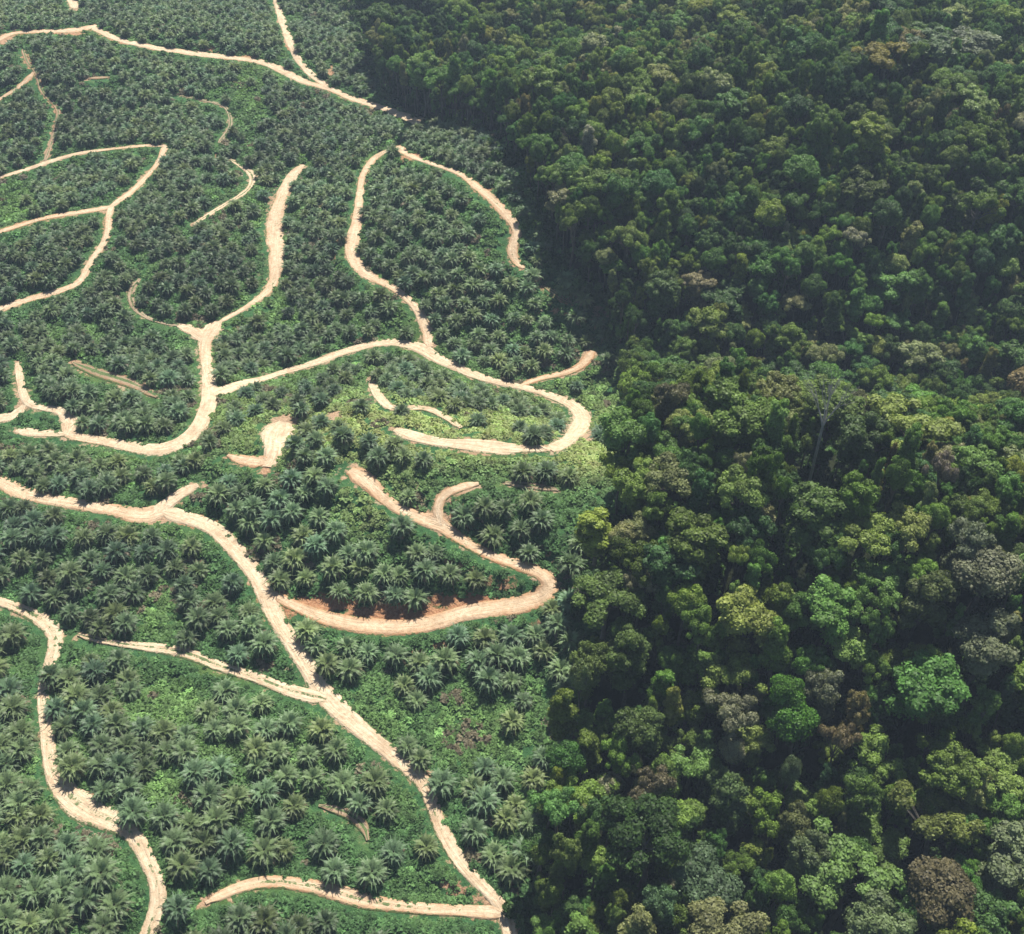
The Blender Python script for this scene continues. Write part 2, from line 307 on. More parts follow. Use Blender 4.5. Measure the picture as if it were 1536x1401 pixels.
def road_material(name='sandy_laterite_road', tone=1.0):
    m = mat(name); g = N(m)
    geo = g.n('ShaderNodeNewGeometry'); P = geo.outputs['Position']
    at = g.n('ShaderNodeAttribute', attribute_type='GEOMETRY', attribute_name='mask')  # r: |across| 0 centre..1 edge, g: grassiness, b: redness
    al = g.n('ShaderNodeAttribute', attribute_type='GEOMETRY', attribute_name='along')
    sx = g.n('ShaderNodeSeparateColor'); g.l(at.outputs['Color'], sx.inputs[0])
    n1 = g.noise(.05, 4, P); n2 = g.noise(.9, 6, P, .7); n3 = g.noise(3, 3, P); ns = g.noise(1.0, 5, al.outputs['Vector'], .65); n5 = g.noise(.25, 4, P)
    sfac = g.math('MULTIPLY', g.math('ADD', ns.outputs[0], n2.outputs[0]), .5)
    sand = g.ramp(sfac, [(.34, (.34*tone,.235*tone,.145*tone)), (.5, (.52*tone,.405*tone,.275*tone)), (.68, (.66*tone,.565*tone,.425*tone))]).outputs[0]
    oran = g.ramp(n2.outputs[0], [(.3, (.26*tone,.125*tone,.06*tone)), (.7, (.50*tone,.30*tone,.165*tone))]).outputs[0]
    rf = g.math('ADD', sx.outputs[2], g.math('MULTIPLY', g.math('SUBTRACT', n1.outputs[0], .5), 1.6))
    edge = g.ramp(sx.outputs[0], [(.30, (.22,.22,.22)), (.85, (1,1,1))]).outputs[0]
    rfm = g.mix(1.0, g.ramp(rf, [(.2, (0,0,0)), (.8, (1,1,1))]).outputs[0], edge, 'MULTIPLY')
    c = g.mix(rfm, sand, oran)
    # washed, damp and rutted stretches
    c = g.mix(g.ramp(n5.outputs[0], [(.50, (0,0,0)), (.68, (.55,.55,.55))]).outputs[0], c, (.33*tone, .235*tone, .15*tone))
    # weeds along the crown of the road and creeping in from the shoulders
    crown = g.ramp(sx.outputs[0], [(.0, (1,1,1)), (.16, (.9,.9,.9)), (.30, (0,0,0))]).outputs[0]
    gm = g.math('MULTIPLY', crown, g.math('MULTIPLY', sx.outputs[1], 1.2))
    gm = g.math('ADD', gm, g.math('MULTIPLY', g.math('SUBTRACT', n2.outputs[0], .5), 2.2))
    gm = g.math('ADD', gm, g.math('MULTIPLY', g.math('SUBTRACT', n1.outputs[0], .5), 1.6))
    gm = g.math('ADD', gm, g.math('MULTIPLY', sx.outputs[1], .25))
    sh = g.ramp(sx.outputs[0], [(.62, (0,0,0)), (.97, (1,1,1))]).outputs[0]
    gm = g.math('ADD', gm, g.math('MULTIPLY', sh, .62))
    gf = g.ramp(gm, [(.44, (0,0,0)), (.60, (.92,.92,.92))]).outputs[0]
    grass = g.ramp(n3.outputs[0], [(.3, (.04,.085,.028)), (.7, (.11,.16,.055))]).outputs[0]
    c = g.mix(gf, c, grass)
    p = g.n('ShaderNodeBsdfPrincipled'); g.l(c, p.inputs['Base Color']); p.inputs['Roughness'].default_value = .95; p.inputs['Specular IOR Level'].default_value = .1
    hb = g.math('ADD', g.math('MULTIPLY', ns.outputs[0], 1.2), n2.outputs[0])
    b = g.n('ShaderNodeBump'); b.inputs['Strength'].default_value = .8; b.inputs['Distance'].default_value = .5; g.l(hb, b.inputs['Height']); g.l(b.outputs[0], p.inputs['Normal'])
    o = g.n('ShaderNodeOutputMaterial'); g.l(p.outputs[0], o.inputs[0]); return m
M_SCRAPE = road_material('weathered_bare_earth', .62)
SCRAPES = ('brown arc', 'pink scrape', 'red sliver', 'faint scrape', 'faint track', 'west track', 'clearing scrape', 'small hook')
M_ROAD = road_material()

# ------------------------------------------------------------------ mesh helpers
def mesh_from(name, V, F4=None, F3=None, m=None, attrs=None, smooth=False):
    V = np.asarray(V, np.float32)
    parts = []; lt = []
    if F3 is not None and len(F3): parts.append(np.asarray(F3, np.int32).ravel()); lt.append(np.full(len(F3), 3))
    if F4 is not None and len(F4): parts.append(np.asarray(F4, np.int32).ravel()); lt.append(np.full(len(F4), 4))
    loops = np.concatenate(parts); lt = np.concatenate(lt).astype(np.int32)
    me = bpy.data.meshes.new(name)
    me.vertices.add(len(V)); me.vertices.foreach_set('co', V.ravel())
    me.loops.add(len(loops)); me.loops.foreach_set('vertex_index', loops)
    me.polygons.add(len(lt)); ls = np.concatenate([[0], np.cumsum(lt)[:-1]]).astype(np.int32)
    me.polygons.foreach_set('loop_start', ls)
    if smooth: me.polygons.foreach_set('use_smooth', np.ones(len(lt), bool))
    for k, c in (attrs or {}).items():
        a = me.attributes.new(k, 'FLOAT_COLOR', 'POINT'); c = np.asarray(c, np.float32)
        if c.shape[1] == 3: c = np.hstack([c, np.ones((len(c), 1), np.float32)])
        a.data.foreach_set('color', c.ravel())
    me.update(calc_edges=True); me.validate()
    if m: me.materials.append(m)
    return me
def obj(name, me, parent=None):
    o = bpy.data.objects.new(name, me); COL.objects.link(o)
    if parent: o.parent = parent
    return o
def tag(o, label=None, cat=None, group=None, kind=None):
    if label: o['label'] = label
    if cat: o['category'] = cat
    if group: o['group'] = group
    if kind: o['kind'] = kind

# ------------------------------------------------------------------ ground sheet
def axis(fine_lo, fine_hi, step, far):
    a = np.arange(fine_lo, fine_hi, step); out = []; s = step; p = fine_lo
    lo = []
    while p > -far: s *= 1.35; p -= s; lo.append(p)
    s = step; p = a[-1]; hi = []
    while p < far: s *= 1.35; p += s; hi.append(p)
    return np.concatenate([lo[::-1], a, hi])
gx = axis(-330, 430, 1.6, 6000)
ys = [70.0]
while ys[-1] < 900: ys.append(ys[-1] + 1.1 + (ys[-1]-70)/830*1.6)
lo = []; p, s = 70.0, 1.2
while p > -6000: s *= 1.35; p -= s; lo.append(p)
hi = []; p, s = ys[-1], 3.0
while p < 9000: s *= 1.35; p += s; hi.append(p)
gy = np.concatenate([lo[::-1], ys, hi])
GX, GY = np.meshgrid(gx, gy)
nx, ny = len(gx), len(gy)
GZ, GD, GI = h_full(GX, GY)
PU, PV, PD = project(GX, GY, GZ)
ok = PD > 30
soil = np.zeros(GX.shape); redn = np.zeros(GX.shape)
PUs = np.where(ok, PU, -9999); PVs = np.where(ok, PV, -9999)
for (a, b, ru, rv, k, rd) in SOIL:
    g_ = k*np.exp(-((PUs-a)/ru)**2 - ((PVs-b)/rv)**2)
    soil = np.maximum(soil, g_); redn = redn + g_*rd
redn = np.where(soil > 1e-3, np.clip(redn/np.maximum(soil, 1e-3), 0, 1), .4)
verge = np.clip(1 - GD/1.8, 0, 1)*.42*(1 + .6*fbm(GX, GY, 3, 1/20.)) 
gyz, gxz = np.gradient(GZ, gy, gx); slope = np.hypot(gxz, gyz)
bank = np.clip((slope-.5)*3, 0, 1)*np.clip((6.5-GD)/3, 0, 1)*np.clip(GD-.3, 0, 1)*(.34 + 1.3*fbm(GX, GY, 3, 1/11.))
redn = np.where(bank > soil, .75, redn); soil = np.maximum(soil*.95, np.maximum(verge, bank))
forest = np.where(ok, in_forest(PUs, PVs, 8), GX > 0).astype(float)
ii = np.arange((nx)*(ny)).reshape(ny, nx)
F4 = np.stack([ii[:-1, :-1], ii[:-1, 1:], ii[1:, 1:], ii[1:, :-1]], -1).reshape(-1, 4)
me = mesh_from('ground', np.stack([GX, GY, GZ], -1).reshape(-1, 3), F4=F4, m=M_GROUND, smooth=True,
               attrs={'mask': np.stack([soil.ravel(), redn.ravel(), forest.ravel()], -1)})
go = obj('ground', me); tag(go, 'rolling hilly ground under low green cover crop and bare earth', 'ground', kind='structure')
def zground(x, y):  # bilinear from the sheet
    x = np.asarray(x, float); y = np.asarray(y, float)
    i = np.clip(np.searchsorted(gx, x)-1, 0, nx-2); j = np.clip(np.searchsorted(gy, y)-1, 0, ny-2)
    fx = (x-gx[i])/(gx[i+1]-gx[i]); fy = (y-gy[j])/(gy[j+1]-gy[j])
    return (GZ[j, i]*(1-fx)+GZ[j, i+1]*fx)*(1-fy) + (GZ[j+1, i]*(1-fx)+GZ[j+1, i+1]*fx)*fy
def dground(x, y):
    i = np.clip(np.searchsorted(gx, x), 0, nx-1); j = np.clip(np.searchsorted(gy, y), 0, ny-1)
    return GD[j, i]

# ------------------------------------------------------------------ roads
REDROADS = {'hairpin road': .75, 'junction road': .25, 'broad strip': .45, 'inner road': .5, 'hook road': .5, 'upper left road': .5, 'left link': .7, 'west lower road': .6, 'top road': .35,
            'forest edge spur': .9, 'west track': .8, 'west branch': .9, 'pink scrape': .7, 'red sliver': 1, 'clearing wing': .8, 'brown arc': .5, 'bottom track': .6, 'upper forest road': .6, 'hairpin spur': .7, 'clearing scrape': .9, 'top hub road': .6}
for ri, r in enumerate(RD):
    x, y, wd = r['x'], r['y'], r['w']; n = len(x)
    tx = np.gradient(x); ty = np.gradient(y); L = np.hypot(tx, ty); tx /= L; ty /= L
    s = r['s']; ends = np.clip(np.minimum(s, s[-1]-s)/3.0, .25, 1)**.5
    wv = .55*fbm(s, s*0+ri*3.3+9, 2, 1/30.); jl = 1 + wv + .16*fbm(s, s*0+ri*7.1, 3, 1/6.); jr = 1 + wv + .16*fbm(s, s*0+ri*7.1+50, 3, 1/6.)
    cols = np.array([-1, -.85, -.6, -.3, 0, .3, .6, .85, 1.0]); V = []; A = []; B_ = []
    for c in cols:
        k = np.where(c < 0, jl, jr)*ends
        off = c*wd/2*1.10*k
        px, py = x - ty*off, y + tx*off
        pz = zground(px, py) + (.12 + ri*.006 + .05*(1-abs(c)) if abs(c) < 1 else -.12)
        V.append(np.stack([px, py, pz], -1)); A.append(np.stack([np.full(n, abs(c)), np.full(n, r['grass']), np.full(n, REDROADS.get(r['name'], .2))], -1)); B_.append(np.stack([s*.12, c*wd*.75 + s*0, s*0 + ri*3.], -1))
    V = np.stack(V, 1).reshape(-1, 3); A = np.stack(A, 1).reshape(-1, 3); B_ = np.stack(B_, 1).reshape(-1, 3); m_ = len(cols)
    idx = np.arange(n*m_).reshape(n, m_)
    F = np.stack([idx[:-1, :-1], idx[1:, :-1], idx[1:, 1:], idx[:-1, 1:]], -1).reshape(-1, 4)
    F = F[:, ::-1]
    ro = obj('dirt_road', mesh_from('dirt_road', V, F4=F, m=M_SCRAPE if r['name'] in SCRAPES else M_ROAD, attrs={'mask': A, 'along': B_}, smooth=True))
    tag(ro, 'pale unpaved dirt road, ' + r['desc'], 'road', kind='structure')

# ------------------------------------------------------------------ oil palm meshes
def palm_mesh(seed):
    g = np.random.default_rng(seed); V = []; F3 = []; F4 = []; A = []
    H = g.uniform(2.3, 3.4); nf = int(g.integers(38, 46)); top = np.array([0, 0, H])
    for k in range(nf):
        f = k/(nf-1); az = k*2.39996 + g.normal(0, .12)
        el = R(66 - 80*f**.7 + g.normal(0, 5)); Lf = (3.2 + 1.5*math.sin(min(1, f*1.3)*math.pi*.5))*g.uniform(.9, 1.08)
        droop = .95 + .55*f + g.normal(0, .1); dryk = 1.0 if (f > .90 and g.random() < .65) else (0.25 if f > .8 else 0)
        b = g.uniform(.25, .85)
        ns = 9; pts = []; p = top + np.array([math.cos(az), math.sin(az), 0])*.2; e = el
        side = np.array([-math.sin(az), math.cos(az), 0]); dirs = []
        for i in range(ns):
            d = np.array([math.cos(az)*math.cos(e), math.sin(az)*math.cos(e), math.sin(e)])
            pts.append(p.copy()); dirs.append(d); p = p + d*Lf/(ns-1); e -= droop/(ns-1)*(0.5+1.1*i/(ns-1))
        tw = g.normal(0, .35)
        for i in range(ns):   # rachis strip
            wd = .085*(1-i/ns) + .015
            V += [pts[i]-side*wd, pts[i]+side*wd]; A += [(b+.25, dryk, 0)]*2
        base = len(V)-2*ns
        for i in range(ns-1): F4.append((base+2*i, base+2*i+1, base+2*i+3, base+2*i+2))
        nl = 15
        for j in range(nl):
            t = .13 + .86*(j+.5)/nl; q = t*(ns-1); i = min(int(q), ns-2); fr = q-i
            c = pts[i]*(1-fr)+pts[i+1]*fr; d = dirs[i]; up = np.cross(d, side); up = up if up[2] > 0 else -up
            ll = (1.02*math.sin(min(1, t*1.25+.16)*math.pi)**.6*.9 + .18)*g.uniform(.85, 1.1)
            if t > .85: ll *= .75
            for sgn in (-1, 1):
                sdv = side*math.cos(tw) + up*math.sin(tw)
                v = sgn*sdv*.86 + d*(.38+.35*t) + up*g.uniform(-.05, .35) - np.array([0, 0, .22]); v /= np.linalg.norm(v)
                tip = c + v*ll + np.array([0, 0, -.18*ll]); mid = c + v*ll*.5
                bw = d*.13; n0 = len(V); vv = np.clip(b + g.uniform(-.12, .12), 0, 1)
                V += [c - bw, c + bw, mid + bw*.75, mid - bw*.75, tip]; A += [(vv, dryk, 0)]*5
                F4.append((n0, n0+1, n0+2, n0+3)); F3.append((n0+3, n0+2, n0+4))
    # fruit and leaf-base boss in the heart of the crown
    crown = mesh_from('oil_palm_crown', V, F4=F4, F3=F3, m=M_PALM, attrs={'leafvar': A})
    V = []; F4 = []; A = []; ns = 10
    rings = [(0, .55), (.3, .45), (.9, .38), (H-1.2, .36), (H-.7, .55), (H-.25, .62), (H+.15, .28)]
    for r_i, (z, r) in enumerate(rings):
        for k in range(ns):
            a = 2*math.pi*k/ns; rr = r*(1+g.uniform(-.12, .12)); V.append((rr*math.cos(a), rr*math.sin(a), z - (.6 if r_i == 0 else 0)))
    for i in range(len(rings)-1):
        for k in range(ns): F4.append((i*ns+k, i*ns+(k+1) % ns, (i+1)*ns+(k+1) % ns, (i+1)*ns+k))
    trunk = mesh_from('oil_palm_trunk', V, F4=F4, m=M_PTRUNK)
    return crown, trunk
PALMS = [palm_mesh(100+i) for i in range(6)]

# ------------------------------------------------------------------ broadleaf tree meshes (unit scale: about 5 m crown radius)
def ico(sub):
    import bmesh
    b = bmesh.new(); bmesh.ops.create_icosphere(b, subdivisions=sub, radius=1.0)
    V = np.array([v.co[:] for v in b.verts]); F = np.array([[v.index for v in f.verts] for f in b.faces]); b.free(); return V, F
ICO_V, ICO_F = ico(2)
def lobes_for(kind, g):
    L = []
    if kind == 'dome':      # broccoli dome
        nsub = int(g.integers(3, 6))   # several sub-crowns at unequal heights
        for q in range(nsub):
            a0 = q*2*math.pi/nsub + g.normal(0, .4); r0 = g.uniform(1.2, 3.0); cx0, cy0, cz0 = r0*math.cos(a0), r0*math.sin(a0), g.uniform(-.8, 2.2); R0 = g.uniform(1.7, 2.8)
            L.append((cx0, cy0, cz0, R0*.8))
            for k in range(int(g.integers(5, 9))):
                d = g.normal(size=3); d[2] = abs(d[2])*.8 - .15; d /= np.linalg.norm(d)
                L.append((cx0+d[0]*R0*.85, cy0+d[1]*R0*.85, cz0+d[2]*R0*.8, g.uniform(.65, 1.25)))
        for k in range(10):
            ph = g.uniform(0, 6.28); rr = g.uniform(.8, 2.8); L.append((rr*math.cos(ph), rr*math.sin(ph), g.uniform(-6.0, -.5), g.uniform(1.2, 2.0)))
    elif kind == 'round':   # one dense smooth-ish ball
        L.append((0, 0, 1.6, 3.6))
        for k in range(18):
            d = g.normal(size=3); d[2] = abs(d[2])*.9; d /= np.linalg.norm(d); L.append((d[0]*3.3, d[1]*3.3, 1.6+d[2]*2.9, g.uniform(1.0, 1.6)))
    elif kind == 'tall':    # columnar, ragged
        for k in range(20):
            t = k/19; rr = g.uniform(.4, 2.4)*(1-.35*t); ph = k*2.4+g.normal(0, .3)
            L.append((rr*math.cos(ph), rr*math.sin(ph), -3.5 + 9.0*t, g.uniform(1.1, 1.8)*(1-.3*t)))
    elif kind == 'umbrella':
        for k in range(20):
            t = (k+.5)/20; ph = k*2.4+g.normal(0, .3); rr = 5.2*math.sqrt(t)
            L.append((rr*math.cos(ph), rr*math.sin(ph), 2.2*(1-t)+g.normal(0, .3), g.uniform(1.0, 1.7)))
    elif kind == 'ragged':  # open clumps on separate limbs
        for c in range(int(g.integers(5, 8))):
            ph = c*2*math.pi/6 + g.normal(0, .4); rr = g.uniform(1.5, 4.2); z = g.uniform(-.6, 3.8)
            for k in range(4):
                L.append((rr*math.cos(ph)+g.normal(0, .9), rr*math.sin(ph)+g.normal(0, .9), z+g.normal(0, .5), g.uniform(.8, 1.5)))
    return np.array(L)
def crown_mesh(kind, seed, H=15.0, nleaf=2300, ls=.40, m=None, thin=1.0, core=True):
    g = np.random.default_rng(seed); L = lobes_for(kind, g); V = []; F3 = []; A = []
    lobb = g.uniform(.15, .85, len(L)); nv = 0; C = L[:, :3].mean(0)
    VV = []; FF3 = []; AA = []; FF4 = []
    if core:
        for (l, b) in zip(L, lobb):
            jit = 1 + .22*(g.random(len(ICO_V))-.5)*2
            v = ICO_V*jit[:, None]*l[3]*.80*np.array([1, 1, .85]) + l[:3] + np.array([0, 0, H])
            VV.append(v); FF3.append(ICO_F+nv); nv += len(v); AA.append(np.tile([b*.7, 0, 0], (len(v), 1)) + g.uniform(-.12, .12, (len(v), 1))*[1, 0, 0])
    wgt = L[:, 3]**2; wgt /= wgt.sum(); which = g.choice(len(L), nleaf, p=wgt)
    d = g.normal(size=(nleaf, 3)); d /= np.linalg.norm(d, axis=1)[:, None]
    up = np.where(d[:, 2] < -.35, -1, 1); d[:, 2] *= up
    rad = L[which, 3]*g.uniform(.80, 1.16, nleaf)*thin
    c = L[which, :3] + d*rad[:, None]*np.array([1, 1, .85]) + np.array([0, 0, H])
    nrm = d + g.normal(size=(nleaf, 3))*.45 + np.array([0, 0, .25]); nrm /= np.linalg.norm(nrm, axis=1)[:, None]
    a = np.cross(nrm, g.normal(size=(nleaf, 3))); a /= np.linalg.norm(a, axis=1)[:, None]; b_ = np.cross(nrm, a)
    sz = ls*g.uniform(.55, 1.45, nleaf)[:, None]
    q = np.stack([c - a*sz*.5, c + b_*sz*.62 - a*sz*.1, c + a*sz*.7 - nrm*sz*.25, c - b_*sz*.62 - a*sz*.05], 1)   # bent leaf sprays
    VV.append(q.reshape(-1, 3)); k = np.arange(nleaf)*4 + nv; FF4 = np.stack([k, k+1, k+2, k+3], -1)
    bv = np.clip(lobb[which] + g.uniform(-.38, .38, nleaf), 0, 1); AA.append(np.repeat(np.stack([bv, np.zeros(nleaf), np.zeros(nleaf)], -1), 4, 0))
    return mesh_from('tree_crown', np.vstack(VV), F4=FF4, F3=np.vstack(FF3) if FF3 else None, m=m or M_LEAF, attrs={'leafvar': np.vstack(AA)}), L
def tube(V, F, p0, p1, r0, r1, ns=6):
    p0 = np.array(p0, float); p1 = np.array(p1, float); d = p1-p0; d /= np.linalg.norm(d)
    a = np.cross(d, [0.3, .8, .5]); a /= np.linalg.norm(a); b = np.cross(d, a); n0 = len(V)
    for (p, r) in ((p0, r0), (p1, r1)):
        for k in range(ns): t = 2*math.pi*k/ns; V.append(p + r*(a*math.cos(t)+b*math.sin(t)))
    for k in range(ns): F.append((n0+k, n0+(k+1) % ns, n0+ns+(k+1) % ns, n0+ns+k))
def trunk_mesh(L, seed, H=15.0, r=.38, m=None, name='tree_trunk'):
    g = np.random.default_rng(seed); V = []; F = []
    fork = H - 3.2 + min(0, L[:, 2].min()); bend = g.normal(0, .5, 2)
    tube(V, F, (0, 0, -1.5), (0, 0, 1.2), r*1.9, r*1.15, 8); tube(V, F, (0, 0, 1.2), (bend[0], bend[1], fork*.55), r*1.15, r*.9, 8)
    tube(V, F, (bend[0], bend[1], fork*.55), (0, 0, fork), r*.9, r*.75, 8)
    tube(V, F, (0, 0, fork), (0, 0, H+1), r*.75, r*.3, 6)
    order = np.argsort(-np.hypot(L[:, 0], L[:, 1]))[:9]
    for i in order:
        l = L[i]; mid = (l[0]*.45, l[1]*.45, H + l[2]*.4 - 1.2); s = (0, 0, fork + g.uniform(-.5, 1.5))
        tube(V, F, s, mid, r*.36, r*.22, 5); tube(V, F, mid, (l[0], l[1], H+l[2]), r*.22, r*.08, 5)
    return mesh_from(name, V, F4=F, m=m or M_TRUNK)
KINDS = ['dome']*6 + ['round']*2 + ['tall']*3 + ['umbrella']*2 + ['ragged']*3
TREES = []
for i, k in enumerate(KINDS):
    c, L = crown_mesh(k, 500+i, nleaf={'dome': 6500, 'round': 5600, 'tall': 4800, 'umbrella': 5200, 'ragged': 4400}[k], ls=.29)
    TREES.append((k, c, trunk_mesh(L, 900+i)))
def bush_mesh(seed):
    g = np.random.default_rng(seed); n = 260
    L = np.array([(g.normal(0, .8), g.normal(0, .8), g.uniform(.2, 1.0), g.uniform(.5, .9)) for k in range(5)])
    w_ = g.integers(0, 5, n); d = g.normal(size=(n, 3)); d[:, 2] = abs(d[:, 2]); d /= np.linalg.norm(d, axis=1)[:, None]
    c = L[w_, :3] + d*L[w_, 3][:, None]
    nrm = d + g.normal(size=(n, 3))*.5; nrm /= np.linalg.norm(nrm, axis=1)[:, None]
    a = np.cross(nrm, g.normal(size=(n, 3))); a /= np.linalg.norm(a, axis=1)[:, None]; b_ = np.cross(nrm, a); sz = .30*g.uniform(.6, 1.5, n)[:, None]
    q = np.stack([c-a*sz*.5, c+b_*sz*.6, c+a*sz*.7-nrm*sz*.25, c-b_*sz*.6], 1)
    k = np.arange(n)*4; v = g.uniform(.1, .9, n)
    return mesh_from('shrub_foliage', q.reshape(-1, 3), F4=np.stack([k, k+1, k+2, k+3], -1), m=M_WEED, attrs={'leafvar': np.repeat(np.stack([v, v*0, v*0], -1), 4, 0)})
def weed_mesh(seed):
    g = np.random.default_rng(seed); n = 46
    az = g.uniform(0, 2*math.pi, n); r = g.uniform(0, .9, n)**.7; c = np.stack([r*np.cos(az), r*np.sin(az), .45*(1-r*r)+g.uniform(-.05, .15, n)], -1)
    nrm = c*[.8, .8, 0] + [0, 0, .8] + g.normal(size=(n, 3))*.38; nrm /= np.linalg.norm(nrm, axis=1)[:, None]
    a = np.cross(nrm, g.normal(size=(n, 3))); a /= np.linalg.norm(a, axis=1)[:, None]; b_ = np.cross(nrm, a); sz = .34*g.uniform(.6, 1.4, n)[:, None]
    q = np.stack([c-a*sz*.5, c+b_*sz*.5, c+a*sz*.8-nrm*sz*.2, c-b_*sz*.5], 1)
    k = np.arange(n)*4; v = g.uniform(.2, .8, n)
    return mesh_from('cover_clump', q.reshape(-1, 3), F4=np.stack([k, k+1, k+2, k+3], -1), m=M_WEED, attrs={'leafvar': np.repeat(np.stack([v, v*0, v*0], -1), 4, 0)})

# ------------------------------------------------------------------ scatter object: one mesh of points, geometry nodes draw the copies
def scatter(name, sources, X, Y, Z, vi, rz, sc, tint, tilt=None):
    """sources: list of lists of objects; every list is one layer (e.g. crowns, trunks)"""
    n = len(X); me = bpy.data.meshes.new(name); me.vertices.add(n)
    me.vertices.foreach_set('co', np.stack([X, Y, Z], -1).astype(np.float32).ravel())
    a = me.attributes.new('variant', 'INT', 'POINT'); a.data.foreach_set('value', np.asarray(vi, np.int32))
    rot = np.zeros((n, 3), np.float32); rot[:, 2] = rz
    if tilt is not None: rot[:, 0] = tilt[0]; rot[:, 1] = tilt[1]
    a = me.attributes.new('turn', 'FLOAT_VECTOR', 'POINT'); a.data.foreach_set('vector', rot.ravel())
    a = me.attributes.new('size', 'FLOAT_VECTOR', 'POINT'); a.data.foreach_set('vector', np.asarray(sc, np.float32).ravel())
    t = np.hstack([np.asarray(tint, np.float32), np.ones((n, 1), np.float32)])
    a = me.attributes.new('tint', 'FLOAT_COLOR', 'POINT'); a.data.foreach_set('color', t.ravel())
    o = obj(name, me)
    ng = bpy.data.node_groups.new(name + '_nodes', 'GeometryNodeTree')
    ng.interface.new_socket('Geometry', in_out='INPUT', socket_type='NodeSocketGeometry')
    ng.interface.new_socket('Geometry', in_out='OUTPUT', socket_type='NodeSocketGeometry')
    gi = ng.nodes.new('NodeGroupInput'); go_ = ng.nodes.new('NodeGroupOutput')
    def attr(nm, dt):
        q = ng.nodes.new('GeometryNodeInputNamedAttribute'); q.data_type = dt; q.inputs['Name'].default_value = nm; return q.outputs['Attribute']
    av, at_, as_ = attr('variant', 'INT'), attr('turn', 'FLOAT_VECTOR'), attr('size', 'FLOAT_VECTOR')
    jo = ng.nodes.new('GeometryNodeJoinGeometry')
    for layer in sources:
        js = ng.nodes.new('GeometryNodeJoinGeometry')
        for so in layer:
            oi = ng.nodes.new('GeometryNodeObjectInfo'); oi.inputs['Object'].default_value = so; oi.inputs['As Instance'].default_value = True
            oi.transform_space = 'ORIGINAL'; ng.links.new(oi.outputs['Geometry'], js.inputs[0])
        ip = ng.nodes.new('GeometryNodeInstanceOnPoints'); ng.links.new(gi.outputs[0], ip.inputs['Points']); ng.links.new(js.outputs[0], ip.inputs['Instance'])
        ip.inputs['Pick Instance'].default_value = True; ng.links.new(av, ip.inputs['Instance Index'])
        ng.links.new(at_, ip.inputs['Rotation']); ng.links.new(as_, ip.inputs['Scale'])
        ng.links.new(ip.outputs[0], jo.inputs[0])
    ng.links.new(jo.outputs[0], go_.inputs[0])
    md = o.modifiers.new('scatter', 'NODES'); md.node_group = ng
    return o

# ------------------------------------------------------------------ words
ORD1 = ['', 'first', 'second', 'third', 'fourth', 'fifth', 'sixth', 'seventh', 'eighth', 'ninth', 'tenth', 'eleventh', 'twelfth', 'thirteenth', 'fourteenth', 'fifteenth', 'sixteenth', 'seventeenth', 'eighteenth', 'nineteenth']
TENS = {2: 'twent', 3: 'thirt', 4: 'fort', 5: 'fift', 6: 'sixt', 7: 'sevent', 8: 'eight', 9: 'ninet'}
def ordw(n):
    if n < 20: return ORD1[n]
    t, u = divmod(n, 10); return TENS[t] + ('ieth' if u == 0 else 'y-' + ORD1[u])

# ------------------------------------------------------------------ oil palms
pts = []
jr = 0
yy = 85.0
while yy < 900:
    S = float(np.interp(yy, [120, 350, 650], [6.25, 6.3, 6.1]))
    xs = np.arange(-420, 240, S) + (S/2 if jr % 2 else 0); jr += 1
    for xx in xs: pts.append((xx, yy))
    yy += S*.84
P = np.array(pts); 
wx = 9*fbm(P[:, 0], P[:, 1], 2, 1/60.); wy = 9*fbm(P[:, 0]+300, P[:, 1], 2, 1/60.)
P[:, 0] += wx + rng.normal(0, .75, len(P)); P[:, 1] += wy + rng.normal(0, .75, len(P))
z = zground(P[:, 0], P[:, 1]); u, v, dpt = project(P[:, 0], P[:, 1], z)
dr = dground(P[:, 0], P[:, 1])
dfront = dground(P[:, 0], P[:, 1] + 3.2)
dfront2 = dground(P[:, 0], P[:, 1] + 6.0)
gix = np.clip(np.searchsorted(gx, P[:, 0]), 0, nx-1); giy = np.clip(np.searchsorted(gy, P[:, 1]), 0, ny-1)
keep = (dfront > .3) & ((dfront2 > .2) | (P[:, 1] < 225) | (rng.random(len(P)) < .15)) & (soil[giy, gix] < .62) & (u > -260) & (v > -110) & (v < 1720) & ~in_forest(u, v, -14) & (dr > 1.7) & (rng.random(len(P)) > gapness(u, v)) & (rng.random(len(P)) > .05)
P = P[keep]; z = z[keep]; u = u[keep]; v = v[keep]; dr = dr[keep]
pu_, pv_, pd_ = project(P[:, 0], P[:, 1], z+3.4); ru_, rv_, rd_ = project(RX, RY, RZ)
drop = np.zeros(len(P), bool)
for i in range(len(P)):
    m_ = (np.abs(ru_-pu_[i]) < 60) & (np.abs(rv_-pv_[i]) < 60) & (rd_ > pd_[i])
    if m_.any():
        q_ = np.min((ru_[m_]-pu_[i])**2 + ((rv_[m_]-pv_[i])*1.25)**2)**.5
        if q_ < 3.3*FPX/pd_[i]: drop[i] = rng.random() < .72
P = P[~drop]; z = z[~drop]; u = u[~drop]; v = v[~drop]; dr = dr[~drop]
n = len(P); pv = rng.integers(0, len(PALMS), n); prz = rng.uniform(0, 2*math.pi, n)
young = gapness(u, v) > .2
ps = rng.uniform(.86, 1.14, n)*np.where(young, .88, 1.0)*np.interp(P[:, 1], [120, 260, 420, 650], [.96, .91, .85, .77])
ps *= 1 + .12*fbm(P[:, 0], P[:, 1], 2, 1/40.)
bright = 1 + .7*fbm(P[:, 0]+99, P[:, 1], 2, 1/50.) + rng.normal(0, .12, n)
yel = np.clip(rng.normal(0, .5, n), -1, 1)
